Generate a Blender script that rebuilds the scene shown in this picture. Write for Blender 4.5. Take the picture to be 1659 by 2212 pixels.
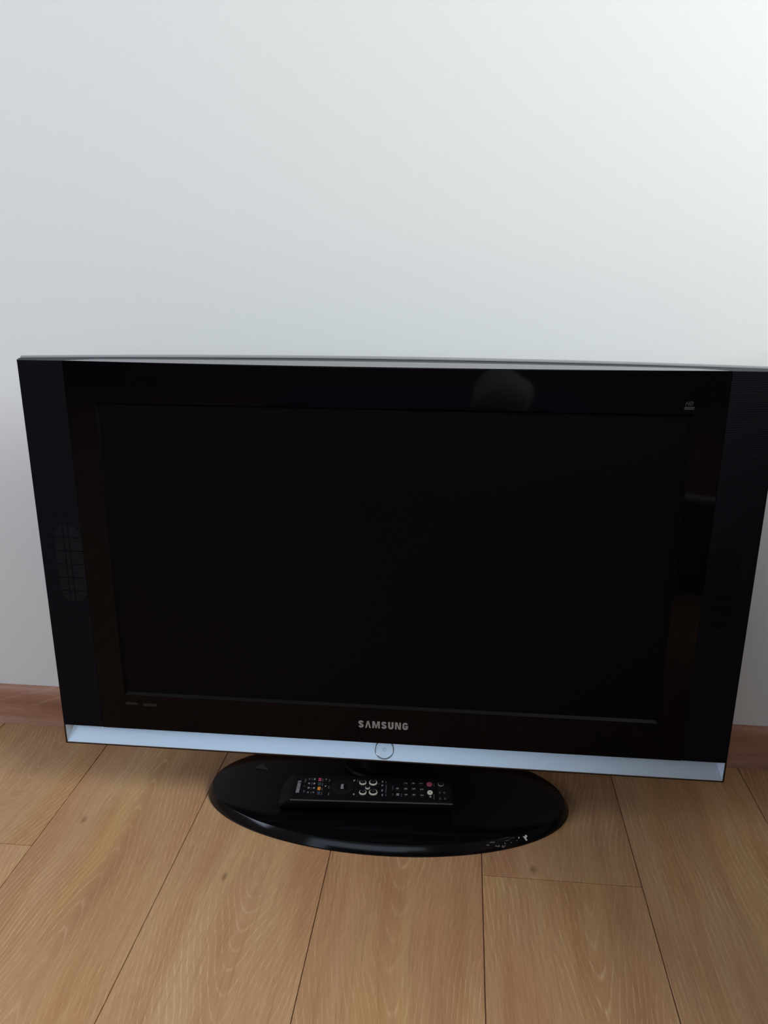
import bpy, bmesh, math, random
from mathutils import Matrix, Vector
random.seed(7)

# ------------------------------------------------------------------ camera, world, light, exposure
scene = bpy.context.scene
COL = scene.collection
for o in list(bpy.data.objects):
    bpy.data.objects.remove(o, do_unlink=True)

def rot(yaw, pitch, roll):
    return Matrix.Rotation(yaw, 3, 'Z') @ Matrix.Rotation(pitch, 3, 'X') @ Matrix.Rotation(roll, 3, 'Y')

cam_d = bpy.data.cameras.new('camera')
cam_d.sensor_fit = 'VERTICAL'
cam_d.sensor_height = 36.0
cam_d.sensor_width = 27.0
cam_d.lens = 1723.0 * 36.0 / 2212.0
cam_d.clip_start = 0.02
cam = bpy.data.objects.new('camera', cam_d)
COL.objects.link(cam)
B = rot(0.09782, -0.29931, -0.0044)          # columns: right, forward, up
M = Matrix((B.col[0], B.col[2], -B.col[1])).transposed().to_4x4()
M.translation = Vector((0.0906, -1.09386, 0.71767))
cam.matrix_world = M
scene.camera = cam

world = bpy.data.worlds.new('world')
scene.world = world
world.use_nodes = True
bg = world.node_tree.nodes['Background']
bg.inputs['Color'].default_value = (0.70, 0.82, 1.0, 1)
bg.inputs['Strength'].default_value = 1.0

XL, XR, YF, ZC = -2.30, 1.56, -4.0, 2.50      # inner faces of the room
WIN_R = (-1.63, -0.44, 0.98, 2.35)            # y0, y1, z0, z1 of the window in the right wall
WIN_L = (-2.35, -0.50, 0.90, 2.30)            # ... and in the left wall

WIN_F = (-2.10, 0.80, 0.55, 2.20)            # x0, x1, z0, z1 of the window behind the camera

def window_light(name, x, win, face, watts, color, y=None):
    d = bpy.data.lights.new(name, 'AREA')
    d.shape = 'RECTANGLE'
    d.size = win[1] - win[0] - 0.10
    d.size_y = win[3] - win[2] - 0.10
    d.energy = watts
    d.color = color
    o = bpy.data.objects.new(name, d)
    COL.objects.link(o)
    mid, up = (win[0] + win[1]) / 2, (win[2] + win[3]) / 2
    if y is None:
        z = Vector((-face, 0, 0)); xx = Vector((0, 1, 0)); c = Vector((x, mid, up))   # a lamp shines along its -Z
    else:
        z = Vector((0, -face, 0)); xx = Vector((1, 0, 0)); c = Vector((mid, y, up))
    m = Matrix((xx, z.cross(xx), z)).transposed().to_4x4()
    m.translation = c
    o.matrix_world = m
    return o

window_light('daylight_right', XR + 0.06, WIN_R, -1, 51.0, (1.0, 1.02, 0.96))
window_light('daylight_left', XL - 0.06, WIN_L, 1, 29.0, (0.85, 0.95, 1.18))
window_light('daylight_front', None, WIN_F, 1, 15.0, (0.64, 0.83, 1.04), y=YF - 0.06)

vs = scene.view_settings
vs.view_transform = 'Standard'
vs.look = 'None'
vs.gamma = 1.0
vs.use_curve_mapping = False
vs.exposure = 0.0

# ------------------------------------------------------------------ helpers
def link(o, parent=None):
    COL.objects.link(o)
    if parent is not None:
        o.parent = parent
    return o

def from_data(name, verts, faces, material, parent=None, smooth=False):
    me = bpy.data.meshes.new(name)
    me.from_pydata([tuple(v) for v in verts], [], faces)
    bm = bmesh.new(); bm.from_mesh(me)
    bmesh.ops.recalc_face_normals(bm, faces=bm.faces)
    bm.to_mesh(me); bm.free()
    if material is not None:
        me.materials.append(material)
    if smooth:
        for f in me.polygons: f.use_smooth = True
    return link(bpy.data.objects.new(name, me), parent)

def from_bm(name, bm, material, parent=None, smooth=False):
    bmesh.ops.recalc_face_normals(bm, faces=bm.faces)
    me = bpy.data.meshes.new(name)
    bm.to_mesh(me); bm.free()
    if material is not None:
        me.materials.append(material)
    if smooth:
        for f in me.polygons: f.use_smooth = True
    return link(bpy.data.objects.new(name, me), parent)

def bm_box(lo, hi, bevel=0.0, seg=2, bm=None):
    own = bmesh.new()
    v = [own.verts.new((x, y, z)) for x in (lo[0], hi[0]) for y in (lo[1], hi[1]) for z in (lo[2], hi[2])]
    for f in ((0, 1, 3, 2), (4, 6, 7, 5), (0, 4, 5, 1), (2, 3, 7, 6), (0, 2, 6, 4), (1, 5, 7, 3)):
        own.faces.new([v[i] for i in f])
    if bevel > 0:
        bmesh.ops.bevel(own, geom=own.edges[:], offset=bevel, segments=seg, profile=0.5, affect='EDGES')
    if bm is None:
        return own
    me = bpy.data.meshes.new('tmp'); own.to_mesh(me); own.free()
    bm.from_mesh(me); bpy.data.meshes.remove(me)
    return bm

def box(name, lo, hi, material, parent=None, bevel=0.0, seg=2):
    return from_bm(name, bm_box(lo, hi, bevel, seg), material, parent)

def loft(name, rings, material, parent=None, smooth=False, cap=True):
    n = len(rings[0]); verts = [p for r in rings for p in r]; faces = []
    for i in range(len(rings) - 1):
        for j in range(n):
            a = i * n + j; b = i * n + (j + 1) % n
            faces.append((a, b, b + n, a + n))
    if cap:
        faces.append(tuple(range(n)))
        faces.append(tuple((len(rings) - 1) * n + j for j in range(n)))
    return from_data(name, verts, faces, material, parent, smooth)

def auto_smooth(o, ang=35):
    bm = bmesh.new(); bm.from_mesh(o.data)
    for f in bm.faces: f.smooth = True
    for e in bm.edges:
        if len(e.link_faces) != 2 or e.calc_face_angle(0) > math.radians(ang): e.smooth = False
    bm.to_mesh(o.data); bm.free()
    return o

def empty(name, loc=(0, 0, 0), rz=0.0):
    o = bpy.data.objects.new(name, None)
    o.empty_display_size = 0.05
    link(o); o.location = loc; o.rotation_euler = (0, 0, rz)
    return o

def tag(o, label=None, cat=None, group=None, kind=None):
    if label: o['label'] = label
    if cat: o['category'] = cat
    if group: o['group'] = group
    if kind: o['kind'] = kind
    return o

# flat strokes in a 2D plane, extruded: used for lettering and symbols
def strokes_bm(polys, width, depth, bm=None, closed=False):
    bm = bm or bmesh.new()
    for pts in polys:
        n = len(pts); L = []; Rr = []
        for i, p in enumerate(pts):
            p = Vector(p)
            if closed:
                a = Vector(pts[i - 1]); b = Vector(pts[(i + 1) % n])
            else:
                a = Vector(pts[max(i - 1, 0)]); b = Vector(pts[min(i + 1, n - 1)])
            d1 = (p - a); d2 = (b - p)
            if d1.length < 1e-9: d1 = d2
            if d2.length < 1e-9: d2 = d1
            d1 = d1.normalized(); d2 = d2.normalized()
            t = (d1 + d2).normalized(); nn = Vector((-t.y, t.x))
            k = 1.0 / max(0.5, nn.dot(Vector((-d1.y, d1.x))))
            L.append(p + nn * width / 2 * k); Rr.append(p - nn * width / 2 * k)
        vt = [(bm.verts.new((l.x, l.y, depth)), bm.verts.new((r.x, r.y, depth)),
               bm.verts.new((l.x, l.y, 0)), bm.verts.new((r.x, r.y, 0))) for l, r in zip(L, Rr)]
        m = n if closed else n - 1
        for i in range(m):
            a = vt[i]; b = vt[(i + 1) % n]
            bm.faces.new((a[0], a[1], b[1], b[0])); bm.faces.new((a[2], b[2], b[3], a[3]))
            bm.faces.new((a[0], b[0], b[2], a[2])); bm.faces.new((a[1], a[3], b[3], b[1]))
        if not closed:
            bm.faces.new((vt[0][0], vt[0][2], vt[0][3], vt[0][1])); e = vt[-1]
            bm.faces.new((e[0], e[1], e[3], e[2]))
    return bm

def poly_bm(polys, depth, bm=None):
    bm = bm or bmesh.new()
    for pts in polys:
        t = [bm.verts.new((p[0], p[1], depth)) for p in pts]
        b = [bm.verts.new((p[0], p[1], 0)) for p in pts]
        bm.faces.new(t); bm.faces.new(b[::-1])
        for i in range(len(pts)):
            j = (i + 1) % len(pts)
            bm.faces.new((t[i], b[i], b[j], t[j]))
    return bm

def arc(cx, cy, rx, ry, a0, a1, n=8):
    return [(cx + rx * math.cos(math.radians(a0 + (a1 - a0) * i / n)),
             cy + ry * math.sin(math.radians(a0 + (a1 - a0) * i / n))) for i in range(n + 1)]

def place_flat(bm, origin, ex, ey):
    """map the 2D plane of bm onto the plane with axes ex, ey at origin"""
    ex = Vector(ex).normalized(); ey = Vector(ey).normalized(); ez = ex.cross(ey)
    m = Matrix((ex, ey, ez)).transposed().to_4x4(); m.translation = Vector(origin)
    bmesh.ops.transform(bm, matrix=m, verts=bm.verts)
    return bm

def text_bm(s, size, depth):
    cu = bpy.data.curves.new('t', 'FONT'); cu.body = s; cu.size = size
    cu.align_x = 'CENTER'; cu.align_y = 'CENTER'; cu.extrude = depth / 2; cu.resolution_u = 2
    cu.offset = size * 0.015
    o = bpy.data.objects.new('t', cu); COL.objects.link(o)
    dg = bpy.context.evaluated_depsgraph_get()
    me = bpy.data.meshes.new_from_object(o.evaluated_get(dg))
    bm = bmesh.new(); bm.from_mesh(me)
    bpy.data.objects.remove(o, do_unlink=True); bpy.data.curves.remove(cu); bpy.data.meshes.remove(me)
    return bm

# wordmark: seven heavy letters, the A without its bar, cap height 1
def wordmark_bm(depth):
    bm = bmesh.new(); w = 0.27; x = 0.0; gap = 0.20; h2 = w / 2
    def S(x0):
        W = 0.74
        pts = arc(x0 + W / 2, 0.72, W / 2 - h2, 0.28 - h2 * .8, 5, 180, 8) + \
              arc(x0 + W / 2 - .02, 0.72, W / 2 - h2 - .02, 0.16, 180, 235, 3) + \
              [(x0 + W / 2, 0.50)] + arc(x0 + W / 2 + .02, 0.30, W / 2 - h2 - .02, 0.14, 45, 0, 3) + \
              arc(x0 + W / 2, 0.28, W / 2 - h2, 0.28 - h2 * .8, 0, -175, 8)
        strokes_bm([pts], w * .88, depth, bm); return W
    def A(x0):
        poly_bm([[(x0, 0), (x0 + .22, 0), (x0 + .50, 1.0), (x0 + .26, 1.0)],
                 [(x0 + .56, 0), (x0 + .78, 0), (x0 + .52, 1.0), (x0 + .40, 1.0), (x0 + .40, .72)]], depth, bm); return .78
    def Mm(x0):
        poly_bm([[(x0, 0), (x0 + .22, 0), (x0 + .22, 1), (x0, 1)], [(x0 + .80, 0), (x0 + 1.02, 0), (x0 + 1.02, 1), (x0 + .80, 1)],
                 [(x0 + .20, 1), (x0 + .32, 1), (x0 + .60, 0), (x0 + .42, 0), (x0 + .20, .82)],
                 [(x0 + .82, 1), (x0 + .82, .82), (x0 + .60, 0), (x0 + .44, .02), (x0 + .70, 1)]], depth, bm); return 1.02
    def U(x0):
        W = 0.74
        strokes_bm([[(x0 + h2, 1), (x0 + h2, .34)] + arc(x0 + W / 2, .32, W / 2 - h2, .32 - h2 * .8, 180, 360, 10) + [(x0 + W - h2, .34), (x0 + W - h2, 1)]], w, depth, bm); return W
    def N(x0):
        poly_bm([[(x0, 0), (x0 + .22, 0), (x0 + .22, 1), (x0, 1)], [(x0 + .58, 0), (x0 + .80, 0), (x0 + .80, 1), (x0 + .58, 1)],
                 [(x0 + .2, 1), (x0 + .32, 1), (x0 + .6, .18), (x0 + .6, 0), (x0 + .48, 0), (x0 + .2, .82)]], depth, bm); return .80
    def G(x0):
        W = 0.78
        strokes_bm([arc(x0 + W / 2, .70, W / 2 - h2, .30 - h2 * .8, 15, 180, 8) + arc(x0 + W / 2, .30, W / 2 - h2, .30 - h2 * .8, 180, 360, 8) + [(x0 + W - h2, .46)],
                    [(x0 + W * .5, .44), (x0 + W, .44)]], w * .9, depth, bm); return W
    for f in (S, A, Mm, S, U, N, G):
        x += f(x) + gap
    W = x - gap
    for v in bm.verts: v.co.x -= W / 2
    return bm, W

# ------------------------------------------------------------------ materials
def mat(name, color, rough=0.5, metal=0.0, spec=0.5, coat=0.0, bump=None, var=None):
    m = bpy.data.materials.new(name); m.use_nodes = True
    nt = m.node_tree; b = nt.nodes['Principled BSDF']
    b.inputs['Base Color'].default_value = (*color, 1)
    b.inputs['Roughness'].default_value = rough
    b.inputs['Metallic'].default_value = metal
    b.inputs['Specular IOR Level'].default_value = spec
    b.inputs['Coat Weight'].default_value = coat
    tc = nt.nodes.new('ShaderNodeTexCoord')
    if bump:
        no = nt.nodes.new('ShaderNodeTexNoise'); no.inputs['Scale'].default_value = bump[0]; no.inputs['Detail'].default_value = 3
        bp = nt.nodes.new('ShaderNodeBump'); bp.inputs['Strength'].default_value = bump[1]; bp.inputs['Distance'].default_value = bump[2]
        nt.links.new(tc.outputs['Object'], no.inputs['Vector']); nt.links.new(no.outputs['Fac'], bp.inputs['Height'])
        nt.links.new(bp.outputs['Normal'], b.inputs['Normal'])
    if var:
        no = nt.nodes.new('ShaderNodeTexNoise'); no.inputs['Scale'].default_value = var[0]; no.inputs['Detail'].default_value = 4
        rp = nt.nodes.new('ShaderNodeValToRGB')
        rp.color_ramp.elements[0].position = 0.35; rp.color_ramp.elements[1].position = 0.68
        rp.color_ramp.elements[0].color = (*color, 1); rp.color_ramp.elements[1].color = (*var[1], 1)
        nt.links.new(tc.outputs['Object'], no.inputs['Vector']); nt.links.new(no.outputs['Fac'], rp.inputs['Fac'])
        nt.links.new(rp.outputs['Color'], b.inputs['Base Color'])
    return m

def wood(name, cols, axis='Y', F=165.0, rough=0.42):
    """plain-sawn board: nested cathedral lines u -> sqrt(u^2+h^2) - taper*v, fine streaks, tone drift and knots"""
    m = bpy.data.materials.new(name); m.use_nodes = True
    nt = m.node_tree; N = nt.nodes; Lk = nt.links; b = N['Principled BSDF']
    b.inputs['Roughness'].default_value = rough
    b.inputs['Specular IOR Level'].default_value = 0.28
    def math_(op, a, c=None, d=None):
        n = N.new('ShaderNodeMath'); n.operation = op
        for i, v in enumerate((a, c, d)):
            if v is None: continue
            if isinstance(v, (int, float)): n.inputs[i].default_value = v
            else: Lk.new(v, n.inputs[i])
        return n.outputs[0]
    def attr(nm):
        a = N.new('ShaderNodeAttribute'); a.attribute_type = 'OBJECT'; a.attribute_name = nm
        return a.outputs['Fac']
    def noise(vec, scale, detail=3, rough_=0.5):
        n = N.new('ShaderNodeTexNoise'); n.inputs['Scale'].default_value = scale
        n.inputs['Detail'].default_value = detail; n.inputs['Roughness'].default_value = rough_
        Lk.new(vec, n.inputs['Vector']); return n
    def comb(x, y, z):
        n = N.new('ShaderNodeCombineXYZ')
        for i, v in enumerate((x, y, z)):
            if isinstance(v, (int, float)): n.inputs[i].default_value = v
            else: Lk.new(v, n.inputs[i])
        return n.outputs[0]
    tc = N.new('ShaderNodeTexCoord'); sp = N.new('ShaderNodeSeparateXYZ'); Lk.new(tc.outputs['Object'], sp.inputs[0])
    if axis == 'Y': u, v = sp.outputs['X'], sp.outputs['Y']
    else: u, v = sp.outputs['Z'], sp.outputs['X']
    seed = attr('seed'); u0 = attr('pith'); hh = attr('depth'); tp = attr('taper'); tint = attr('tint')
    w1 = noise(comb(math_('MULTIPLY', u, 3.0), math_('MULTIPLY', v, 2.6), seed), 1.0, 2)
    w2 = noise(comb(math_('MULTIPLY', u, 16.0), math_('MULTIPLY', v, 4.5), seed), 1.0, 2)
    w3 = noise(comb(math_('MULTIPLY', u, 120.0), math_('MULTIPLY', v, 34.0), seed), 1.0, 2)
    uu = math_('ADD', math_('SUBTRACT', u, u0), math_('MULTIPLY', math_('SUBTRACT', w1.outputs['Fac'], 0.5), 0.07))
    r = math_('SQRT', math_('ADD', math_('MULTIPLY', uu, uu), math_('MULTIPLY', hh, hh)))
    t = math_('SUBTRACT', math_('MULTIPLY', r, F), math_('MULTIPLY', v, math_('MULTIPLY', tp, 1.3)))
    t = math_('ADD', t, math_('MULTIPLY', w2.outputs['Fac'], 2.6))
    t = math_('ADD', t, math_('MULTIPLY', w3.outputs['Fac'], 0.30))
    fr = math_('FRACT', t)
    line = N.new('ShaderNodeValToRGB')
    el = line.color_ramp.elements
    el[0].position = 0.0; el[0].color = (1, 1, 1, 1)
    el[1].position = 0.13; el[1].color = (0.10, 0.10, 0.10, 1)
    e = el.new(0.86); e.color = (0.0, 0.0, 0.0, 1)
    e = el.new(1.0); e.color = (1, 1, 1, 1)
    Lk.new(fr, line.inputs['Fac'])
    # broken-up fine fibres
    fib = noise(comb(math_('MULTIPLY', math_('ADD', u, math_('MULTIPLY', w1.outputs['Fac'], 0.05)), 460.0), math_('MULTIPLY', v, 9.0), seed), 1.0, 3, 0.6)
    str_ = noise(comb(math_('MULTIPLY', math_('ADD', u, math_('MULTIPLY', w1.outputs['Fac'], 0.05)), 40.0), math_('MULTIPLY', v, 2.0), seed), 1.0, 3)
    tone = noise(comb(math_('MULTIPLY', u, 9.0), math_('MULTIPLY', v, 3.0), math_('ADD', seed, 31.0)), 1.0, 3)
    rp = N.new('ShaderNodeValToRGB'); e = rp.color_ramp.elements
    e[0].position = 0.36; e[0].color = (*cols[0], 1); e[1].position = 0.64; e[1].color = (*cols[2], 1)
    x = e.new(0.5); x.color = (*cols[1], 1)
    Lk.new(math_('ADD', math_('MULTIPLY', tone.outputs['Fac'], 0.55), math_('MULTIPLY', str_.outputs['Fac'], 0.45)), rp.inputs['Fac'])
    def mix(fac, a, bcol, mode='MIX'):
        n = N.new('ShaderNodeMix'); n.data_type = 'RGBA'; n.blend_type = mode
        if isinstance(fac, (int, float)): n.inputs[0].default_value = fac
        else: Lk.new(fac, n.inputs[0])
        for i, c in ((6, a), (7, bcol)):
            if isinstance(c, tuple): n.inputs[i].default_value = (*c, 1)
            else: Lk.new(c, n.inputs[i])
        return n.outputs[2]
    brk = N.new('ShaderNodeMapRange'); brk.inputs[1].default_value = 0.42; brk.inputs[2].default_value = 0.62; Lk.new(fib.outputs['Fac'], brk.inputs[0])
    lf = math_('MULTIPLY', line.outputs['Color'], math_('ADD', math_('MULTIPLY', brk.outputs[0], 0.55), 0.28))
    amp = noise(comb(math_('MULTIPLY', u, 8.0), math_('MULTIPLY', v, 5.0), math_('ADD', seed, 77.0)), 1.0, 2)
    am = N.new('ShaderNodeMapRange'); am.inputs[1].default_value = 0.35; am.inputs[2].default_value = 0.65; am.inputs[3].default_value = 0.25; am.inputs[4].default_value = 1.0
    Lk.new(amp.outputs['Fac'], am.inputs[0])
    c = mix(math_('MULTIPLY', math_('MULTIPLY', lf, am.outputs[0]), 1.0), rp.outputs['Color'], cols[3])
    dk = N.new('ShaderNodeMapRange'); dk.inputs[1].default_value = 0.46; dk.inputs[2].default_value = 0.30; dk.inputs[3].default_value = 0.0; dk.inputs[4].default_value = 0.26
    Lk.new(fib.outputs['Fac'], dk.inputs[0])
    c = mix(dk.outputs[0], c, cols[4])
    # knots: a few dark specks with a soft smudge
    ku = math_('SUBTRACT', u, attr('knot_u')); kv = math_('MULTIPLY', math_('SUBTRACT', v, attr('knot_v')), 0.55)
    kd = math_('SQRT', math_('ADD', math_('MULTIPLY', ku, ku), math_('MULTIPLY', kv, kv)))
    kd = math_('ADD', kd, math_('MULTIPLY', math_('SUBTRACT', w3.outputs['Fac'], 0.5), 0.010))
    km = N.new('ShaderNodeMapRange'); km.inputs[1].default_value = 0.0048; km.inputs[2].default_value = 0.0; km.inputs[3].default_value = 0.0; km.inputs[4].default_value = 0.55
    Lk.new(kd, km.inputs[0])
    c = mix(km.outputs[0], c, (0.09, 0.055, 0.035))
    hue = noise(comb(math_('MULTIPLY', math_('ADD', u, math_('MULTIPLY', w1.outputs['Fac'], 0.05)), 17.0), math_('MULTIPLY', v, 1.9), math_('ADD', seed, 11.0)), 1.0, 2)
    hr = N.new('ShaderNodeValToRGB'); e = hr.color_ramp.elements
    e[0].position = 0.34; e[0].color = (1.0, 0.95, 0.99, 1); e[1].position = 0.66; e[1].color = (1.04, 1.01, 0.87, 1)
    x = e.new(0.52); x.color = (1, 1, 1, 1)
    Lk.new(hue.outputs['Fac'], hr.inputs['Fac'])
    c = mix(1.0, c, hr.outputs['Color'], 'MULTIPLY')
    tick = noise(comb(math_('MULTIPLY', math_('ADD', u, math_('MULTIPLY', w1.outputs['Fac'], 0.05)), 1000.0), math_('MULTIPLY', v, 70.0), seed), 1.0, 2, 0.6)
    tr = N.new('ShaderNodeValToRGB'); e = tr.color_ramp.elements
    e[0].position = 0.30; e[0].color = (0.91, 0.90, 0.89, 1); e[1].position = 0.70; e[1].color = (1.06, 1.06, 1.06, 1)
    Lk.new(tick.outputs['Fac'], tr.inputs['Fac'])
    c = mix(1.0, c, tr.outputs['Color'], 'MULTIPLY')
    hs = N.new('ShaderNodeHueSaturation'); Lk.new(c, hs.inputs['Color']); Lk.new(tint, hs.inputs['Value'])
    Lk.new(hs.outputs[0], b.inputs['Base Color'])
    bp = N.new('ShaderNodeBump'); bp.inputs['Strength'].default_value = 0.12; bp.inputs['Distance'].default_value = 0.0006
    Lk.new(fib.outputs['Fac'], bp.inputs['Height']); Lk.new(bp.outputs['Normal'], b.inputs['Normal'])
    return m

M_WALL = mat('wall_paint', (0.84, 0.855, 0.85), 0.75, spec=0.2, bump=(260, 0.10, 0.0006))
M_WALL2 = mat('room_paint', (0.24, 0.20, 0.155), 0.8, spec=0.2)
M_CEIL = mat('ceiling_paint', (0.36, 0.35, 0.335), 0.85, spec=0.2)
M_WOOD = wood('oak_laminate', [(0.40, 0.205, 0.100), (0.475, 0.270, 0.135), (0.53, 0.335, 0.175), (0.74, 0.51, 0.31), (0.25, 0.12, 0.058)])
M_SKIRT = wood('skirting_laminate', [(0.25, 0.118, 0.075), (0.345, 0.178, 0.118), (0.42, 0.242, 0.168), (0.46, 0.28, 0.20), (0.21, 0.095, 0.06)], axis='X', F=90)
M_GAP = mat('floor_gap', (0.15, 0.08, 0.04), 0.9)
M_GLOSS = mat('gloss_black', (0.0017, 0.0012, 0.0021), 0.045, spec=0.12)
M_SCREEN = mat('screen_film', (0.0022, 0.0017, 0.0026), 0.36, spec=0.06)
M_BEVEL = mat('bevel_black', (0.0035, 0.003, 0.004), 0.30, spec=0.16)
M_COLLAR = mat('collar_black', (0.003, 0.003, 0.004), 0.45, spec=0.15)
M_LIP = mat('lip_black', (0.0018, 0.0014, 0.0018), 0.5, spec=0.05)
M_SATIN = mat('satin_black', (0.007, 0.006, 0.008), 0.35, spec=0.4)
M_BASE = mat('base_gloss_black', (0.0028, 0.0026, 0.0036), 0.12, spec=0.36, bump=(900, 0.03, 0.0002))
M_SILVER = mat('silver_paint', (0.66, 0.78, 0.91), 0.34, metal=0.85, spec=0.5)
M_TRIM = mat('silver_trim', (0.30, 0.305, 0.325), 0.4, metal=0.5)
M_TRIM2 = mat('rear_silver', (0.29, 0.295, 0.315), 0.45, metal=0.4)
M_BAND = mat('graphite_band', (0.040, 0.040, 0.047), 0.55, spec=0.2)
M_CHROME = mat('chrome', (0.30, 0.33, 0.37), 0.16, metal=1.0)
M_LOGO = mat('logo_silver', (0.33, 0.32, 0.34), 0.4, metal=0.3)
M_BADGE = mat('badge_grey', (0.019, 0.019, 0.021), 0.5, spec=0.2)
M_MARK = mat('symbol_grey', (0.20, 0.23, 0.27), 0.5)
M_CHIP = mat('bare_plastic', (0.70, 0.70, 0.68), 0.6)
M_SCUFF = mat('scuff_grey', (0.11, 0.11, 0.115), 0.6)
M_TRI = mat('reflection_grey', (0.065, 0.068, 0.082), 0.5)
M_REMOTE = mat('remote_black', (0.004, 0.0036, 0.0045), 0.42, spec=0.18)
M_RFACE = mat('remote_face', (0.0058, 0.0056, 0.0070), 0.35, spec=0.18)
M_RBTN = mat('rubber_black', (0.0072, 0.0070, 0.0082), 0.55, spec=0.2)
M_PRINT = mat('print_white', (0.30, 0.31, 0.33), 0.6)
M_PRINT2 = mat('print_grey', (0.085, 0.088, 0.10), 0.6)
M_RING = mat('button_rim', (0.58, 0.54, 0.46), 0.45)
M_PALE = mat('button_pale', (0.72, 0.67, 0.55), 0.5)
M_RED = mat('button_red', (0.32, 0.055, 0.085), 0.5)
M_PINK = mat('button_pink', (0.42, 0.05, 0.13), 0.5)
M_GREEN = mat('button_green', (0.025, 0.05, 0.045), 0.5)
M_ORANGE = mat('button_orange', (0.68, 0.27, 0.045), 0.5)
M_BLUE = mat('button_blue', (0.04, 0.055, 0.075), 0.5)
M_FRAME = mat('window_white', (0.75, 0.75, 0.74), 0.4)
M_GLASS = mat('window_glass', (0.75, 0.85, 0.95), 0.1)
M_DARKWOOD = mat('dark_wood', (0.05, 0.03, 0.02), 0.45, var=(9, (0.075, 0.045, 0.03)))
M_BRASS = mat('knob_brass', (0.45, 0.33, 0.15), 0.3, metal=1.0)

def grille_mat():
    m = mat('speaker_cloth', (0.0042, 0.0040, 0.0062), 0.6, spec=0.05)
    nt = m.node_tree; b = nt.nodes['Principled BSDF']
    tc = [n for n in nt.nodes if n.type == 'TEX_COORD'][0]
    wv = nt.nodes.new('ShaderNodeTexWave'); wv.bands_direction = 'Z'; wv.inputs['Scale'].default_value = 155
    wv.inputs['Distortion'].default_value = 0.0
    bp = nt.nodes.new('ShaderNodeBump'); bp.inputs['Strength'].default_value = 0.5; bp.inputs['Distance'].default_value = 0.0004
    nt.links.new(tc.outputs['Object'], wv.inputs['Vector']); nt.links.new(wv.outputs['Fac'], bp.inputs['Height']); nt.links.new(bp.outputs['Normal'], b.inputs['Normal'])
    return m
M_GRILLE = grille_mat()
M_SLAT = mat('speaker_slat', (0.0105, 0.0105, 0.0135), 0.6, spec=0.1)

# ------------------------------------------------------------------ the room
T = 0.20
def struct(o):
    o['kind'] = 'structure'; return o

struct(box('wall_back', (XL - T, 0, 0), (XR + T, T, ZC), M_WALL))
bm = bmesh.new()
bm_box((XL - T, YF - T, 0), (XR + T, YF, WIN_F[2]), bm=bm); bm_box((XL - T, YF - T, WIN_F[3]), (XR + T, YF, ZC), bm=bm)
bm_box((XL - T, YF - T, WIN_F[2]), (WIN_F[0], YF, WIN_F[3]), bm=bm); bm_box((WIN_F[1], YF - T, WIN_F[2]), (XR + T, YF, WIN_F[3]), bm=bm)
struct(from_bm('wall_front', bm, M_WALL2))
struct(box('ceiling', (XL - T, YF - T, ZC), (XR + T, T, ZC + 0.1), M_CEIL))

def wall_with_window(name, x0, x1, win):
    y0, y1, z0, z1 = win
    bm = bmesh.new()
    bm_box((x0, YF, 0), (x1, 0, z0), bm=bm); bm_box((x0, YF, z1), (x1, 0, ZC), bm=bm)
    bm_box((x0, YF, z0), (x1, y0, z1), bm=bm); bm_box((x0, y1, z0), (x1, 0, z1), bm=bm)
    return struct(from_bm(name, bm, M_WALL2))
wall_with_window('wall_right', XR, XR + T, WIN_R)
wall_with_window('wall_left', XL - T, XL, WIN_L)

def window(n, at, win, turn):
    """frame, pane and sill in the axes of the window: x along it, y outwards, z up"""
    w, h = win[1] - win[0], win[3] - win[2]
    root = struct(empty('window_%d' % n, at, turn))
    for lo, hi in (((-w / 2, 0, 0), (w / 2, .06, .05)), ((-w / 2, 0, h - .05), (w / 2, .06, h))): box('frame_rail', lo, hi, M_FRAME, root, .004)
    for lo, hi in (((-w / 2, 0, .05), (-w / 2 + .05, .06, h - .05)), ((w / 2 - .05, 0, .05), (w / 2, .06, h - .05))): box('frame_stile', lo, hi, M_FRAME, root, .004)
    box('pane', (-w / 2 + .05, .045, .05), (w / 2 - .05, .051, h - .05), M_GLASS, root)
    box('sill', (-w / 2 - .03, -.16, -.03), (w / 2 + .03, -.06, -.002), M_FRAME, root, .004)
window(1, (XR + .07, (WIN_R[0] + WIN_R[1]) / 2, WIN_R[2]), WIN_R, -math.pi / 2)
window(2, (XL - .07, (WIN_L[0] + WIN_L[1]) / 2, WIN_L[2]), WIN_L, math.pi / 2)
window(3, ((WIN_F[0] + WIN_F[1]) / 2, YF - .07, WIN_F[2]), WIN_F, math.pi)

# floor: laminate boards across the wall, each board an object under the floor
floor = struct(box('floor', (XL - T, YF - T, -0.06), (XR + T, T, -0.0019), M_GAP))
PX0, PW, PL, GAP = -0.44438, 0.19282, 1.285, 0.0005
plank_meshes = {}
def plank_mesh(w, l):
    k = (round(w, 4), round(l, 4))
    if k not in plank_meshes:
        bm = bm_box((-w / 2, -l / 2, -0.0018), (w / 2, l / 2, 0), 0.0)
        top = [e for e in bm.edges if all(v.co.z > -0.0005 for v in e.verts)]
        bmesh.ops.bevel(bm, geom=top, offset=0.0005, segments=1, affect='EDGES')
        me = bpy.data.meshes.new('plank'); bmesh.ops.recalc_face_normals(bm, faces=bm.faces); bm.to_mesh(me); bm.free()
        me.materials.append(M_WOOD); plank_meshes[k] = me
    return plank_meshes[k]
joints = {-1: -0.2847, 4: -0.277 + 0, 0: -0.93, 1: -0.50 - PL * 0.42, 2: -0.86, 3: -1.12, 5: -1.02, 6: -0.70}
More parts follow.
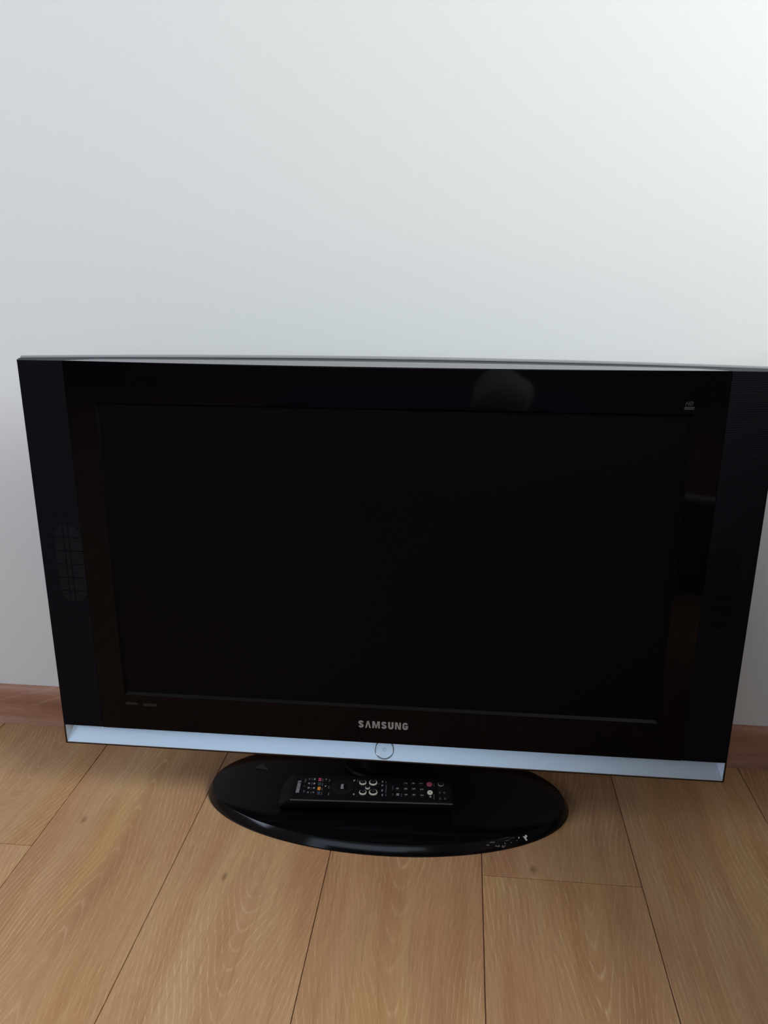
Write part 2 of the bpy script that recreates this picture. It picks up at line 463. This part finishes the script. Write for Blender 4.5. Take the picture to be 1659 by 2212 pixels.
# pith offset, depth, taper, seed, tint of the boards in view (near end, far end)
grain = {(0, 0): (0.012, .010, -17, 3.1, 1.0), (1, 0): (0.030, .014, 26, 8.4, 1.0), (2, 0): (0.0, .014, 19, 12.7, .96),
         (3, 0): (0.020, .010, 17, 17.3, .97), (3, 1): (-0.02, .03, 14, 21.9, .93), (4, 0): (0.14, .05, 8, 26.2, .93),
         (-1, 0): (-0.03, .03, -22, 30.8, 1.02), (-1, 1): (0.02, .015, 28, 35.5, .90), (5, 0): (-.12, .04, 16, 40.1, .93)}
knots = {(1, 0): (-0.181, -0.3123), (0, 0): (-0.400, -0.231), (3, 1): (0.197, -0.2600)}
rows = range(int((XL - PX0) / PW) - 1, int((XR - PX0) / PW) + 1)
for k in rows:
    x0 = max(PX0 + k * PW, XL - 0.005); x1 = min(PX0 + (k + 1) * PW, XR + 0.005)
    if x1 - x0 < 0.01: continue
    j0 = {-1: -0.2847, 3: -0.277}.get(k)
    if j0 is None:
        j0 = -0.92 - random.random() * 0.30 if -1 <= k <= 6 else -random.uniform(0.15, 1.2)
    ys = [0.0]; y = j0
    while y > YF:
        ys.append(y); y -= PL
    ys.append(YF)
    cells = list(zip(ys[:-1], ys[1:]))
    for c, (ya, yb) in enumerate(cells):
        w = x1 - x0 - 2 * GAP; l = ya - yb - 2 * GAP
        o = link(bpy.data.objects.new('plank', plank_mesh(w, l)), floor)
        o.location = ((x0 + x1) / 2, (ya + yb) / 2, 0)
        # boards cut by a joint in view: index 1 is the stretch against the wall
        key = (k, 1 if c == 0 else 0) if k in (-1, 3) else (k, c)
        g = grain.get(key) if c < 2 else None
        if g is None or (k not in (-1, 3) and c > 0):
            g = (random.uniform(-.12, .12), random.uniform(.012, .05), random.choice((-1, 1)) * random.uniform(14, 34), random.uniform(50, 300), random.uniform(.90, 1.04))
        for nm, vv in zip(('pith', 'depth', 'taper', 'seed', 'tint'), g): o[nm] = float(vv)
        kx, ky = knots.get(key, (9.0, 9.0))
        o['knot_u'] = kx - o.location.x; o['knot_v'] = ky - o.location.y

# skirting along the back wall: rounded top, flared foot
prof = [(0, 0), (0.0155, 0), (0.0152, 0.0045), (0.0130, 0.0080), (0.0112, 0.0125), (0.0108, 0.030), (0.0106, 0.050), (0.0098, 0.0565), (0.0070, 0.0618), (0.0035, 0.0640), (0, 0.0643)]
bb = loft('baseboard_back', [[(x, -p - 0.0, z) for p, z in prof] for x in (XL, -1.0, 0.0, XR)], M_SKIRT)
auto_smooth(bb, 50); struct(bb)
for nm, vv in (('pith', .03), ('depth', .02), ('taper', 9.0), ('seed', 5.5), ('tint', 1.25), ('knot_u', 9.0), ('knot_v', 9.0)): bb[nm] = vv

# ------------------------------------------------------------------ television
YT = -0.17347
tv = empty('television', (0.001, YT + 0.035, 0.0), 0.0034)
tag(tv, 'black flat-panel television on an oval stand with a silver lower strip', 'television')
OX, OY = -0.001, -0.035                 # front plane in the stand's own axes: y = OY + depth
def P(x, dl, z): return (x + OX, OY + dl, z)

# oval stand
BA, BB = 0.2545, 0.1190
ringp = [(1.0, 0.0), (1.0, 0.0012), (0.9990, 0.0018), (0.9700, 0.0122), (0.9680, 0.0127), (0.9550, 0.0134), (0.85, 0.0150), (0.6, 0.0172), (0.3, 0.0186), (0.02, 0.0190)]
NS = 96
def ell(f, z):
    # rim width is the same all round, so shrink both axes by the same length
    s = (1 - f) * 0.22
    return [((BA - s) * math.cos(2 * math.pi * i / NS), (BB - s) * math.sin(2 * math.pi * i / NS), z) if f > .94 else
            (BA * f * math.cos(2 * math.pi * i / NS), BB * f * math.sin(2 * math.pi * i / NS), z) for i in range(NS)]
base = loft('stand_base', [ell(f, z) for f, z in ringp], M_BASE, tv)
auto_smooth(base, 14)
def base_top(x, y):
    r = math.hypot(x / BA, y / BB)
    for (f0, z0), (f1, z1) in zip(ringp[:-1], ringp[1:]):
        if f1 <= r <= f0: return z0 + (z1 - z0) * (f0 - r) / (f0 - f1)
    return 0.019
# pale triangle painted as a reflection on the stand, behind the remote
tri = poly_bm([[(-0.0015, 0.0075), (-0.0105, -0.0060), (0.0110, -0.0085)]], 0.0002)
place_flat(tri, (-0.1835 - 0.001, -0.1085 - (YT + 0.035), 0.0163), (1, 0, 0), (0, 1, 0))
tag(from_bm('triangular_reflection', tri, M_TRI, base), 'faint grey triangular reflection painted on the stand')
# chipped lacquer on the front right of the rim
def rim_point(a, h):
    """a: angle on the oval, h 0..1 up the sloping rim"""
    f0, z0, f1, z1 = 0.9990, 0.0018, 0.9700, 0.0122
    f = f0 + (f1 - f0) * h; z = z0 + (z1 - z0) * h; s = (1 - f) * 0.22
    return Vector(((BA - s) * math.cos(a), (BB - s) * math.sin(a), z))
def chip(name, a, h, size, m, pts):
    c = rim_point(a, h); ex = (rim_point(a + .01, h) - rim_point(a - .01, h)).normalized()
    up = rim_point(a, min(1, h + .2)) - rim_point(a, max(0, h - .2)); up = (up - ex * up.dot(ex)).normalized()
    bm = poly_bm([[(x * size, y * size) for x, y in pts]], 0.00025)
    place_flat(bm, c, ex, up)
    return from_bm(name, bm, m, base)
def ang_at(x): return -math.acos(max(-1, min(1, (x - 0.001) / BA)))
chip('lacquer_chip', ang_at(0.1935), .55, .0042, M_CHIP, [(-.8, .7), (-.2, .5), (.3, .9), (.8, .3), (.2, -.1), (.5, -.8), (0, -.9), (-.4, -.1)])
chip('lacquer_chip', ang_at(0.1855), .75, .0014, M_CHIP, [(-.6, .2), (0, .8), (.6, .3), (.3, -.7), (-.4, -.6)])
for x, h, s, pts in ((.1560, .40, .0035, [(-1, .1), (-.6, .5), (-.2, -.1), (.5, .3), (1, -.2), (.3, -.5), (-.3, -.3)]),
                     (.1630, .25, .0030, [(-.9, 0), (-.3, .6), (.1, -.2), (.7, .5), (1, .1), (.2, -.6), (-.5, -.5)]),
                     (.1690, .72, .0040, [(-1, .0), (-.2, .2), (.9, .1), (.9, -.05), (-.1, .05)]),
                     (.1770, .85, .0040, [(-1, .0), (-.2, .18), (.9, .1), (.9, -.02), (-.1, .05)]),
                     (.1500, .80, .0045, [(-1, .05), (-.2, .3), (.9, .1), (.8, -.1), (-.1, .0)]),
                     (.1660, .50, .0022, [(-.7, .0), (-.2, .6), (.6, .1), (.1, -.5)]),
                     (.1740, .45, .0016, [(-.7, .2), (0, .6), (.6, -.1), (-.1, -.5)]),
                     (.1820, .50, .0013, [(-.7, .2), (0, .6), (.6, -.1), (-.1, -.5)]),
                     (.1440, .62, .0030, [(-1, .1), (-.2, .3), (.8, .05), (.1, -.3)])):
    chip('scuff', ang_at(x), h, s, M_SCUFF, pts)

# neck with a round collar
def lathe(name, prof, sx, sy, c, m, parent, n=48):
    o = loft(name, [[(c[0] + sx * r * math.cos(2 * math.pi * i / n), c[1] + sy * r * math.sin(2 * math.pi * i / n), z) for i in range(n)] for r, z in prof], m, parent)
    return auto_smooth(o, 30)
neck = lathe('neck', [(1, 0.017), (1, 0.088)], 0.050, 0.030, (0, 0.045), M_SATIN, tv)
lathe('neck_collar', [(1.0, 0.0165), (1.0, 0.0215), (0.96, 0.0245), (0.85, 0.0262)], 0.066, 0.040, (0, 0.046), M_COLLAR, neck)

# rear cabinet
def rr(x, z0, z1, dl, r=0.03, n=5):
    pts = []
    for cx, cz, a in ((x - r, z1 - r, 0), (-x + r, z1 - r, 90), (-x + r, z0 + r, 180), (x - r, z0 + r, 270)):
        for i in range(n + 1):
            t = math.radians(a + 90 * i / n); pts.append(P(cx + r * math.cos(t), dl, cz + r * math.sin(t)))
    return pts
rear = loft('rear_cabinet', [rr(.428, .098, .596, .020), rr(.425, .100, .594, .034), rr(.36, .135, .56, .075), rr(.30, .16, .52, .098), rr(.27, .18, .50, .104)], M_SATIN, tv)
auto_smooth(rear, 30)

# glossy front panel with the screen opening
GX, ZB = 0.3862, 0.1096
OPX, OPB, OPT = 0.3515, 0.1618, 0.5585
def s1(x): return max(0.0, 1 - (x / GX) ** 2)
def s2(x): return max(0.0, 1 - (x / 0.444) ** 2)
def A(x): return 0.6083 - 0.0033 * s1(x)
xs = sorted(set([round(-GX + 2 * GX * i / 32, 5) for i in range(33)] + [-OPX, OPX]))
bm = bmesh.new(); grid = {}
for x in xs:
    for j, z in enumerate((ZB, OPB, OPT, A(x))):
        grid[x, j] = bm.verts.new(P(x, 0, z))
fs = []
for a, b in zip(xs[:-1], xs[1:]):
    for j in range(3):
        if j == 1 and a >= -OPX - 1e-6 and b <= OPX + 1e-6: continue
        fs.append(bm.faces.new((grid[a, j], grid[b, j], grid[b, j + 1], grid[a, j + 1])))
ret = bmesh.ops.extrude_face_region(bm, geom=fs)
bmesh.ops.translate(bm, verts=[g for g in ret['geom'] if isinstance(g, bmesh.types.BMVert)], vec=(0, 0.02, 0))
panel = from_bm('front_panel', bm, M_GLOSS, tv)
tag(panel, 'glossy piano-black screen surround')
# sloping lip round the screen: four strips
IX, IB, IT, DL = 0.3485, 0.1648, 0.5560, 0.0040
def lip(name, a, b, c, d, m=None):
    v = [a, b, c, d] + [(p[0], p[1] + .003, p[2]) for p in (a, b, c, d)]
    return from_data(name, v, [(0, 1, 2, 3), (7, 6, 5, 4), (0, 4, 5, 1), (1, 5, 6, 2), (2, 6, 7, 3), (3, 7, 4, 0)], m or M_LIP, panel)
e_ = 0.0002
lip('screen_lip', P(-OPX, e_, OPB), P(OPX, e_, OPB), P(IX, DL, IB), P(-IX, DL, IB), M_BEVEL)  # lower strip coloured lighter, standing for light on its upward face
lip('screen_lip', P(-OPX, e_, OPT), P(OPX, e_, OPT), P(IX, DL, IT), P(-IX, DL, IT))
lip('screen_lip', P(-OPX, e_, OPB), P(-OPX, e_, OPT), P(-IX, DL, IT), P(-IX, DL, IB))
lip('screen_lip', P(OPX, e_, OPB), P(OPX, e_, OPT), P(IX, DL, IT), P(IX, DL, IB))
scr = box('screen', P(-IX - .002, DL - 0.0002, IB - .002), P(IX + .002, DL + .012, IT + .002), M_SCREEN, tv)
tag(scr, 'switched-off matt black screen')

# speaker panels on both sides
for sx in (-1, 1):
    a, b = sorted((sx * (GX + 0.0002), sx * 0.4432))
    g = box('speaker_panel', P(a, 0.0, ZB), P(b, 0.02, 0.6083), M_GRILLE, tv, 0.0007, 1)
    # oval speaker opening behind the cloth: rows of fine slats, broken by ribs
    bm = bmesh.new(); cx, cz, hw, hh = sx * 0.4052, 0.3490, 0.0180, 0.0530
    nrow = 58
    for i in range(nrow):
        z = cz - hh + (i + .5) * 2 * hh / nrow
        if i % 10 == 8: continue
        dz = abs(z - cz) - (hh - hw)
        w = hw if dz <= 0 else math.sqrt(max(0, hw * hw - dz * dz))
        for p, q in ((-1.0, -.36), (-.26, .02), (.12, 1.0)):
            xa, xb = cx + max(p * hw, -w), cx + min(q * hw, w)
            if xb - xa < .002: continue
            bm_box(P(xa, -0.0006, z - .00045), P(xb, 0.0015, z + .00045), bm=bm)
    s = from_bm('speaker_slats', bm, M_SLAT if sx < 0 else M_GRILLE, g); s['kind'] = 'stuff'

# top: black edge, silver lens-shaped slope, graphite band, groove, rear silver rim
def topline(i, x):
    a = s1(x); b = s2(x)
    return [(0.0, A(x)), (0.0015 * a, A(x) + 0.0012 * a), (0.003 * min(1, a * 6) + .012 * a, .6083 + .0013 * min(1, a * 6) + .0011 * a), (.006 + .022 * b, .6098 + .0015 * b),
            (.009 + .031 * b, .6106 + .0012 * b), (.014 + .046 * b, .6121 + .0003 * b)][i]
tx = [-0.4432 + 0.8864 * i / 48 for i in range(49)]
def strip(name, i, m, drop=0.004, step=0.0):
    rings = []
    for x in ([-GX + 2 * GX * k / 40 for k in range(41)] if i < 2 else tx):
        p, q = topline(i, x), topline(i + 1, x)
        rings.append([P(x, p[0] + (0.0002 if i else 0), p[1] - step), P(x, q[0], q[1] - step), P(x, max(q[0], .0008), q[1] - drop), P(x, max(p[0] + .0003, .0008), p[1] - drop)])
    return loft(name, rings, m, tv)
strip('top_edge', 0, M_GLOSS, 0.0012)
strip('top_slope', 1, M_TRIM)
strip('top_band', 2, M_BAND)
strip('top_groove', 3, M_LIP, 0.006, step=0.0008)
rt = []
for x in tx:
    p, q = topline(4, x), topline(5, x)
    rt.append([P(x, p[0], p[1] - .002), P(x, p[0] + .0006, p[1] + .0006), P(x, q[0] - .001, q[1]), P(x, q[0], q[1] - .0006), P(x, q[0] + .004, q[1] - .018), P(x, p[0], p[1] - .018)])
loft('rear_rim', rt, M_TRIM2, tv)

# silver strip: a sloping ledge under the panel, with upright ends, lip and cheeks
SX, Z0, Z1, DS, SI = 0.4410, 0.0836, 0.1075, 0.0150, 0.0080
strip_ = loft('silver_strip', [[P(sx * SX, 0.0003, Z0), P(sx * (SX - SI), DS, Z1), P(sx * (SX - SI), DS, Z0 - .001), P(sx * SX, 0.0003, Z0 - .001)] for sx in (-1, 1)], M_SILVER, tv)
tag(strip_, 'sloping silver strip along the lower edge')
for sx in (-1, 1):
    pts = ((SX, 0.0004, Z0), (SX - SI, DS, Z1), (SX - SI, DS, ZB), (SX, 0.0004, ZB))
    loft('strip_end', [[P(sx * (x + dx), y, z) for x, y, z in pts] for dx in (0, .0006)], M_SILVER, strip_)
    a, b = sorted((sx * (SX + .0001), sx * 0.4432))
    box('cheek', P(a, 0, 0.0811), P(b, .0195, ZB), M_SATIN, tv)
box('lower_lip', P(-0.4432, 0, 0.0808), P(0.4432, .0195, Z0 - 0.0006), M_SATIN, tv, 0.0004, 1)
box('strip_back', P(-0.441, .0203, 0.084), P(0.441, .026, 0.16), M_SATIN, tv)

# power button on the ledge
sl = Vector((0, DS, Z1 - Z0)).normalized(); d0 = 0.00745
cpt = Vector(P(0.0014, d0, Z0 + (Z1 - Z0) * d0 / DS))
nrm = Vector((1, 0, 0)).cross(sl)
def on_strip(bm): 
    m = Matrix(((1, sl.x, nrm.x), (0, sl.y, nrm.y), (0, sl.z, nrm.z))).to_4x4(); m.translation = cpt
    bmesh.ops.transform(bm, matrix=m, verts=bm.verts); return bm
bm = bmesh.new(); nn, mm = 64, 10; RR, rr_ = 0.0122, 0.00085
vv = [[bm.verts.new(((RR + rr_ * math.cos(2 * math.pi * j / mm)) * math.cos(2 * math.pi * i / nn), (RR + rr_ * math.cos(2 * math.pi * j / mm)) * math.sin(2 * math.pi * i / nn), 0.0006 + rr_ * math.sin(2 * math.pi * j / mm))) for j in range(mm)] for i in range(nn)]
for i in range(nn):
    for j in range(mm):
        bm.faces.new((vv[i][j], vv[(i + 1) % nn][j], vv[(i + 1) % nn][(j + 1) % mm], vv[i][(j + 1) % mm]))
tag(from_bm('button_ring', on_strip(bm), M_CHROME, strip_, True), 'chrome ring of the power button')
disc = [(0.0116 * math.cos(2 * math.pi * i / 48), 0.0116 * math.sin(2 * math.pi * i / 48)) for i in range(48)]
from_bm('power_button', on_strip(poly_bm([disc], 0.0007)), M_SILVER, strip_)
bm = strokes_bm([arc(0, 0, .0021, .0021, 125, 415, 18), [(0, .0006), (0, .0026)]], .00042, .0009)
from_bm('power_symbol', on_strip(bm), M_MARK, strip_)
bm = strokes_bm([[(-.0098, .0004), (-.0088, .0014)]], .0008, .0009)
from_bm('indicator_mark', on_strip(bm), M_MARK, strip_)

# lettering and badges on the panel
bm, WW = wordmark_bm(0.0004 / 0.0103)
sc = 0.0662 / WW
bmesh.ops.scale(bm, vec=(sc, 0.0104, 0.0104), verts=bm.verts)
place_flat(bm, P(0.0003, 0.00002, 0.1321), (1, 0, 0), (0, 0, 1))
tag(from_bm('logo_lettering', bm, M_LOGO, panel), 'silver grey wordmark reading SAMSUNG')
def sh(pts, k=0.25): return [(x + y * k, y) for x, y in pts]
bm = strokes_bm([sh([(0, 0), (0, 1)]), sh([(.62, 0), (.62, 1)]), sh([(0, .5), (.62, .5)]),
                 sh([(.98, .08), (.98, .92), (1.25, .92), (1.5, .75), (1.5, .28), (1.25, .08), (.98, .08)])], .22, .06)
bmesh.ops.scale(bm, vec=(.0046, .0046, .0046), verts=bm.verts)
place_flat(bm, P(0.3403, 0.00002, 0.5690), (1, 0, 0), (0, 0, 1)); from_bm('hd_badge', bm, M_BADGE, panel)
bm = poly_bm([[(-.0012, -.0002), (.0098, -.0002), (.0105, .0034), (-.0002, .0034)]], .0002)
place_flat(bm, P(0.3400, 0.00002, 0.5644), (1, 0, 0), (0, 0, 1)); from_bm('hd_badge_bar', bm, M_BADGE, panel)
for x0, x1, z0, z1 in ((-.3505, -.3330, .1473, .1512), (-.3262, -.3078, .1462, .1508)):
    bm = bmesh.new(); x = x0; i = 0
    while x < x1 - .0008:
        w = (.0014, .0022, .0011, .0018)[i % 4]; h = (z1 - z0) * (1, .86, 1, .8)[i % 4]
        poly_bm([[(x, 0), (min(x + w, x1), 0), (min(x + w, x1), h), (x, h)]], .0002, bm); x += w + .0005; i += 1
    place_flat(bm, P(0, 0.00002, z0), (1, 0, 0), (0, 0, 1)); from_bm('feature_badge', bm, M_BADGE, panel)

# ------------------------------------------------------------------ remote control, lying on the stand
RZ = 0.0405; RA = math.radians(3.4648)
rem = empty('remote_control', (-0.1199, -0.2114, 0.0), RA)
tag(rem, 'long black remote control with coloured and round buttons lying on the oval stand', 'remote control')
RL, RW = 0.2157, 0.0545
zb = 0.0192
def sect(x, y0, y1, zt, zbm, r=0.0025):
    # rounded underside, flat top
    return [(x, y0, zt), (x, y1, zt), (x, y1, zt - .004), (x, y1 - .004, zbm + .005), (x, y1 - .011, zbm), (x, y0 + .011, zbm), (x, y0 + .004, zbm + .005), (x, y0, zt - .004)]
secs = [sect(-0.0175, .010, RW - .010, zb + .0085, zb), sect(-0.0150, .004, RW - .004, zb + .0120, zb), sect(-0.0095, .0012, RW - .0012, RZ - .0062, zb),
        sect(-0.002, 0, RW, RZ - .0010, zb), sect(0.002, 0, RW, RZ, zb), sect(0.10, 0, RW, RZ, zb + .001), sect(0.205, 0, RW, RZ, zb + .003), sect(RL, 0.0, RW, RZ, zb + .0055)]
rb = loft('remote_body', secs, M_REMOTE, rem); auto_smooth(rb, 40)
edge = box('edge_line', (0.0, -0.0003, RZ - 0.0013), (RL, 0.0006, RZ + 0.0003), mat('edge_highlight', (0.075, 0.075, 0.08), 0.4), rem, 0.0003, 1)  # pale colour paints the highlight along the near edge
face = box('face_plate', (0.002, 0.0014, RZ - 0.001), (0.1948, RW - 0.0014, RZ + 0.0004), M_RFACE, rem, 0.0004, 1)
face2 = box('head_plate', (0.1958, 0.0014, RZ - 0.001), (RL - .001, RW - 0.0014, RZ + 0.0004), M_RFACE, rem, 0.0004, 1)
FZ = RZ + 0.0004
def rbtn(name, x, y, w, h, ht, m, parent=rem, n=24, power=2.0):
    """button of superelliptic outline, w along the remote, h across"""
    def outl(k, z):
        r = []
        for i in range(n):
            t = 2 * math.pi * i / n; c, s = math.cos(t), math.sin(t)
            r.append((x + k * w / 2 * math.copysign(abs(c) ** (2 / power), c), y + k * h / 2 * math.copysign(abs(s) ** (2 / power), s), z))
        return r
    return auto_smooth(loft(name, [outl(1, FZ - .0005), outl(1, FZ + ht * .7), outl(.9, FZ + ht)], m, parent), 30)
def rtext(s, x, y, size, m=M_PRINT, parent=rem, z=None, name='printed_character'):
    bm = text_bm(s, size, 0.0001)
    place_flat(bm, (x, y, (FZ if z is None else z) + .0001), (0, -1, 0), (1, 0, 0))
    return from_bm(name, bm, m, parent)
def rmark(x, y, w, h, m=M_PRINT2, name='printed_mark', z=None):
    """small legend: a few strokes across the remote"""
    bm = bmesh.new(); n = max(1, int(h / .0016))
    for i in range(n):
        yy = y - h / 2 + h * i / n
        poly_bm([[(x - w / 2 * random.uniform(.5, 1), yy), (x + w / 2 * random.uniform(.5, 1), yy), (x + w / 2 * random.uniform(.5, 1), yy + h / n * .72), (x - w / 2 * random.uniform(.5, 1), yy + h / n * .72)]], .00008, bm)
    bmesh.ops.translate(bm, verts=bm.verts, vec=(0, 0, (FZ if z is None else z) + .00005))
    return from_bm(name, bm, m, rem)
# wordmark at the lower end
bm, WW = wordmark_bm(0.02)
bmesh.ops.scale(bm, vec=(.0265 / WW, .0046, .0046), verts=bm.verts)
place_flat(bm, (0.0055, .0272, FZ + .00003), (0, -1, 0), (1, 0, 0)); from_bm('remote_lettering', bm, M_PRINT, rem)
# upper legend and icons at the lower end
rmark(.0155, .0410, .0022, .0085, M_PRINT2); rmark(.0157, .0292, .0020, .0030); rmark(.0165, .0178, .0026, .0050)
for i, (xa, xb) in enumerate(((.0207, .0278), (.0213, .0284), (.0219, .0291), (.0225, .0296))):
    y = (.0441, .0344, .0246, .0151)[i]
    for j, x in enumerate((xa, xb)):
        rbtn('icon_button', x, y, .0052, .0068, .0005, M_RBTN, power=3)
        if (i, j) in ((3, 0), (3, 1)):
            bm = poly_bm([[(-.0009, -.0013), (-.0009, .0013), (.0013, 0)]], .0001); 
        elif (i, j) == (1, 0):
            bm = poly_bm([[(-.0016, 0), (0, -.0016), (.0016, 0), (0, .0016)]], .0001)
        else:
            bm = poly_bm([[(-.0011, -.0015), (.0011, -.0015), (.0013, .0012), (-.0009, .0015)]], .0001)
        bmesh.ops.translate(bm, verts=bm.verts, vec=(x, y, FZ + .0005))
        from_bm('icon', bm, M_PRINT if j or i in (1, 2, 3) else M_PRINT2, rem)
    rmark((xa + xb) / 2 + .0002, y, .0012, .0055)
for nm, x, y, m in (('red', .0352, .0437, M_PINK), ('green', .0356, .0338, M_GREEN), ('orange', .0361, .0241, M_ORANGE), ('blue', .0368, .0143, M_BLUE)):
    rbtn('colour_button', x, y, .0042, .0066, .0007, m, power=6)
    rmark(x + .0040, y - .0004, .0016, .0066)
for x, y in ((.0436, .0448), (.0444, .0295)):
    rbtn('icon_button', x, y, .0052, .0066, .0005, M_RBTN, power=3); rmark(x, y, .0026, .0030, M_PRINT, 'icon', FZ + .0005)
for x, y in ((.0484, .0430), (.0492, .0278), (.0503, .0134)): rmark(x, y, .0022, .0060)
# navigation ring
rbtn('navigation_ring', .0674, .0284, .0300, .0335, .0009, M_RBTN, n=48)
rbtn('navigation_pad', .0674, .0284, .0150, .0170, .0014, M_RFACE, n=36)
rmark(.0672, .0284, .0046, .0105, M_PRINT, 'icon', FZ + .0014)
for x, y in ((.0825, .0440), (.0839, .0142)): rmark(x, y, .0030, .0036, M_PRINT, 'icon')
rmark(.0875, .0440, .0014, .0075); rmark(.0885, .0100, .0012, .0020)
# volume, channel and mute: round buttons standing in pale rims
for x, y, d_, s in ((.0945, .0391, .0098, '|'), (.1087, .0395, .0112, '+'), (.0958, .0178, .0100, '<'), (.1098, .0185, .0116, '>'), (.1017, .0282, .0064, '')):
    ring = rbtn('button_rim', x, y, d_, d_, .0018, M_RING, n=32)
    rbtn('round_button', x, y, d_ * .78, d_ * .78, .0026, M_RBTN, parent=ring, n=32)
    if s: rtext(s, x, y, .0050, M_PRINT2, ring, FZ + .0026)
rmark(.1162, .0381, .0022, .0024, M_PRINT2)
for x, y, w, h in ((.1214, .0433, .0022, .0044), (.1214, .0347, .0026, .0034), (.1217, .0242, .0022, .0046), (.1221, .0143, .0022, .0046)): rmark(x, y, w, h, M_PRINT, 'icon')
rmark(.1263, .0423, .0020, .0040); rmark(.1268, .0276, .0018, .0170); rmark(.1273, .0145, .0018, .0040); rmark(.1357, .0300, .0014, .0100); rmark(.1362, .0160, .0014, .0050)
for s, x, y in (('7', .1529, .0402), ('8', .1533, .0281), ('9', .1535, .0157), ('4', .1635, .0407), ('5', .1640, .0285), ('6', .1644, .0157), ('1', .1742, .0407), ('2', .1749, .0278), ('3', .1753, .0154), ('0', .1421, .0283)):
    kb = rbtn('number_button', x, y, .0076, .0090, .0006, M_RBTN, power=2.6)
    rtext(s, x, y, .0056, M_PRINT, kb, FZ + .0006)
rbtn('icon_button', .1430, .0157, .0072, .0086, .0006, M_RBTN, power=2.6); rmark(.1430, .0157, .0044, .0048, M_PRINT, 'icon', FZ + .0006)
rmark(.1479, .0154, .0014, .0070)
tag(rbtn('power_key', .1856, .0395, .0080, .0092, .0014, M_RED), 'round dark red power key')
pk = rbtn('source_key', .1861, .0214, .0074, .0086, .0014, M_PALE); rmark(.1861, .0214, .0030, .0034, M_MARK, 'icon', FZ + .0014)
rmark(.1867, .0136, .0034, .0040, M_PRINT, 'icon'); rmark(.1912, .0130, .0014, .0110); rmark(.1917, .0390, .0014, .0070)
ring = rbtn('button_rim', .2013, .0399, .0084, .0088, .0014, mat('rim_dim', (.16, .16, .16), .5), n=28)
rbtn('round_button', .2013, .0399, .0068, .0074, .0020, M_RBTN, parent=ring, n=28)
for x, y in ((.1992, .0236), (.2052, .0239), (.1993, .0111), (.2060, .0114)):
    rbtn('mode_button', x, y, .0046, .0100, .0006, M_RBTN, power=5); rmark(x, y - .0018, .0026, .0036, M_PRINT2, 'icon', FZ + .0006)

# ------------------------------------------------------------------ added dark cabinet, out of view, shading the right side
cab = empty('shade_cabinet', (1.00, -0.44, 0.0))
tag(cab, 'added low dark wooden cabinet shading the right side', 'cabinet')
box('carcass', (-.30, -.26, .06), (.30, .26, .675), M_DARKWOOD, cab, .004)
box('cabinet_top', (-.315, -.275, .6755), (.315, .272, .70), M_DARKWOOD, cab, .005)
for s in (-1, 1):
    dr = box('door', (min(s * .004, s * .294), -.279, .075), (max(s * .004, s * .294), -.2605, .66), M_DARKWOOD, cab, .003)
    lathe('knob', [(.6, 0.40), (1, .408), (1, .416), (.6, .424)], .012, .012, (s * .04, -.292), M_BRASS, dr, 16)
    for t in (-1, 1):
        box('leg', (s * .27 - .02, t * .23 - .02, 0), (s * .27 + .02, t * .23 + .02, .0595), M_DARKWOOD, cab, .003)

# ------------------------------------------------------------------ made-up pieces behind the camera, placed for their reflections in the gloss
M_NAVY = mat('navy_fabric', (0.020, 0.026, 0.060), 0.9, bump=(400, 0.3, 0.001))
M_TOWEL = mat('white_towel', (0.74, 0.72, 0.70), 0.9, bump=(300, 0.4, 0.001))
M_MAROON = mat('maroon_fabric', (0.16, 0.035, 0.04), 0.7, bump=(300, 0.3, 0.001))
ott = empty('reflection_seat', (0.0, -1.52, 0.0))
tag(ott, 'added navy fabric seat behind the camera, there for its reflection', 'reflection_seat')
box('padded_seat', (-.46, -.27, .08), (.46, .27, .36), M_NAVY, ott, .035, 4)
for sx in (-1, 1):
    for sy in (-1, 1):
        lathe('leg', [(.7, 0), (1, .078)], .022, .022, (sx * .38, sy * .20), M_DARKWOOD, ott, 16)
def lump(name, c, size, m, seed, parent=None):
    rnd = random.Random(seed); bm = bmesh.new()
    bmesh.ops.create_icosphere(bm, subdivisions=4, radius=1.0)
    ph = [(Vector((rnd.uniform(-4, 4), rnd.uniform(-4, 4), rnd.uniform(-4, 4))), rnd.uniform(0, 6)) for _ in range(9)]
    for v in bm.verts:
        d = sum(math.sin(k.dot(v.co) + p) for k, p in ph) * .045
        v.co *= 1 + d
        v.co = Vector((v.co.x * size[0] + c[0], v.co.y * size[1] + c[1], max(-.62, v.co.z) * size[2] + c[2]))
    return from_bm(name, bm, m, parent, True)
tag(lump('reflection_towel', (0.195, -1.33, 0.4015), (.085, .07, .066), M_TOWEL, 3), 'added crumpled white towel, put in for a pale reflection', 'towel')  # added to give the pale patch reflected in the panel
reflection_pouf = empty('reflection_pouf', (0.70, -1.12, 0.0))  # added to give the maroon reflection at the right
tag(reflection_pouf, 'added small maroon cushion with pale piping, put in for a reflection', 'reflection_pouf')
lathe('cushion_body', [(.90, 0), (1.0, .04), (1.02, .12), (1.0, .20), (.93, .235), (.6, .25), (.05, .253)], .14, .14, (0, 0), M_MAROON, reflection_pouf)
lathe('piping', [(.985, .2185), (1.02, .223), (1.02, .229), (.985, .2335)], .14, .14, (0, 0), M_TOWEL, reflection_pouf)
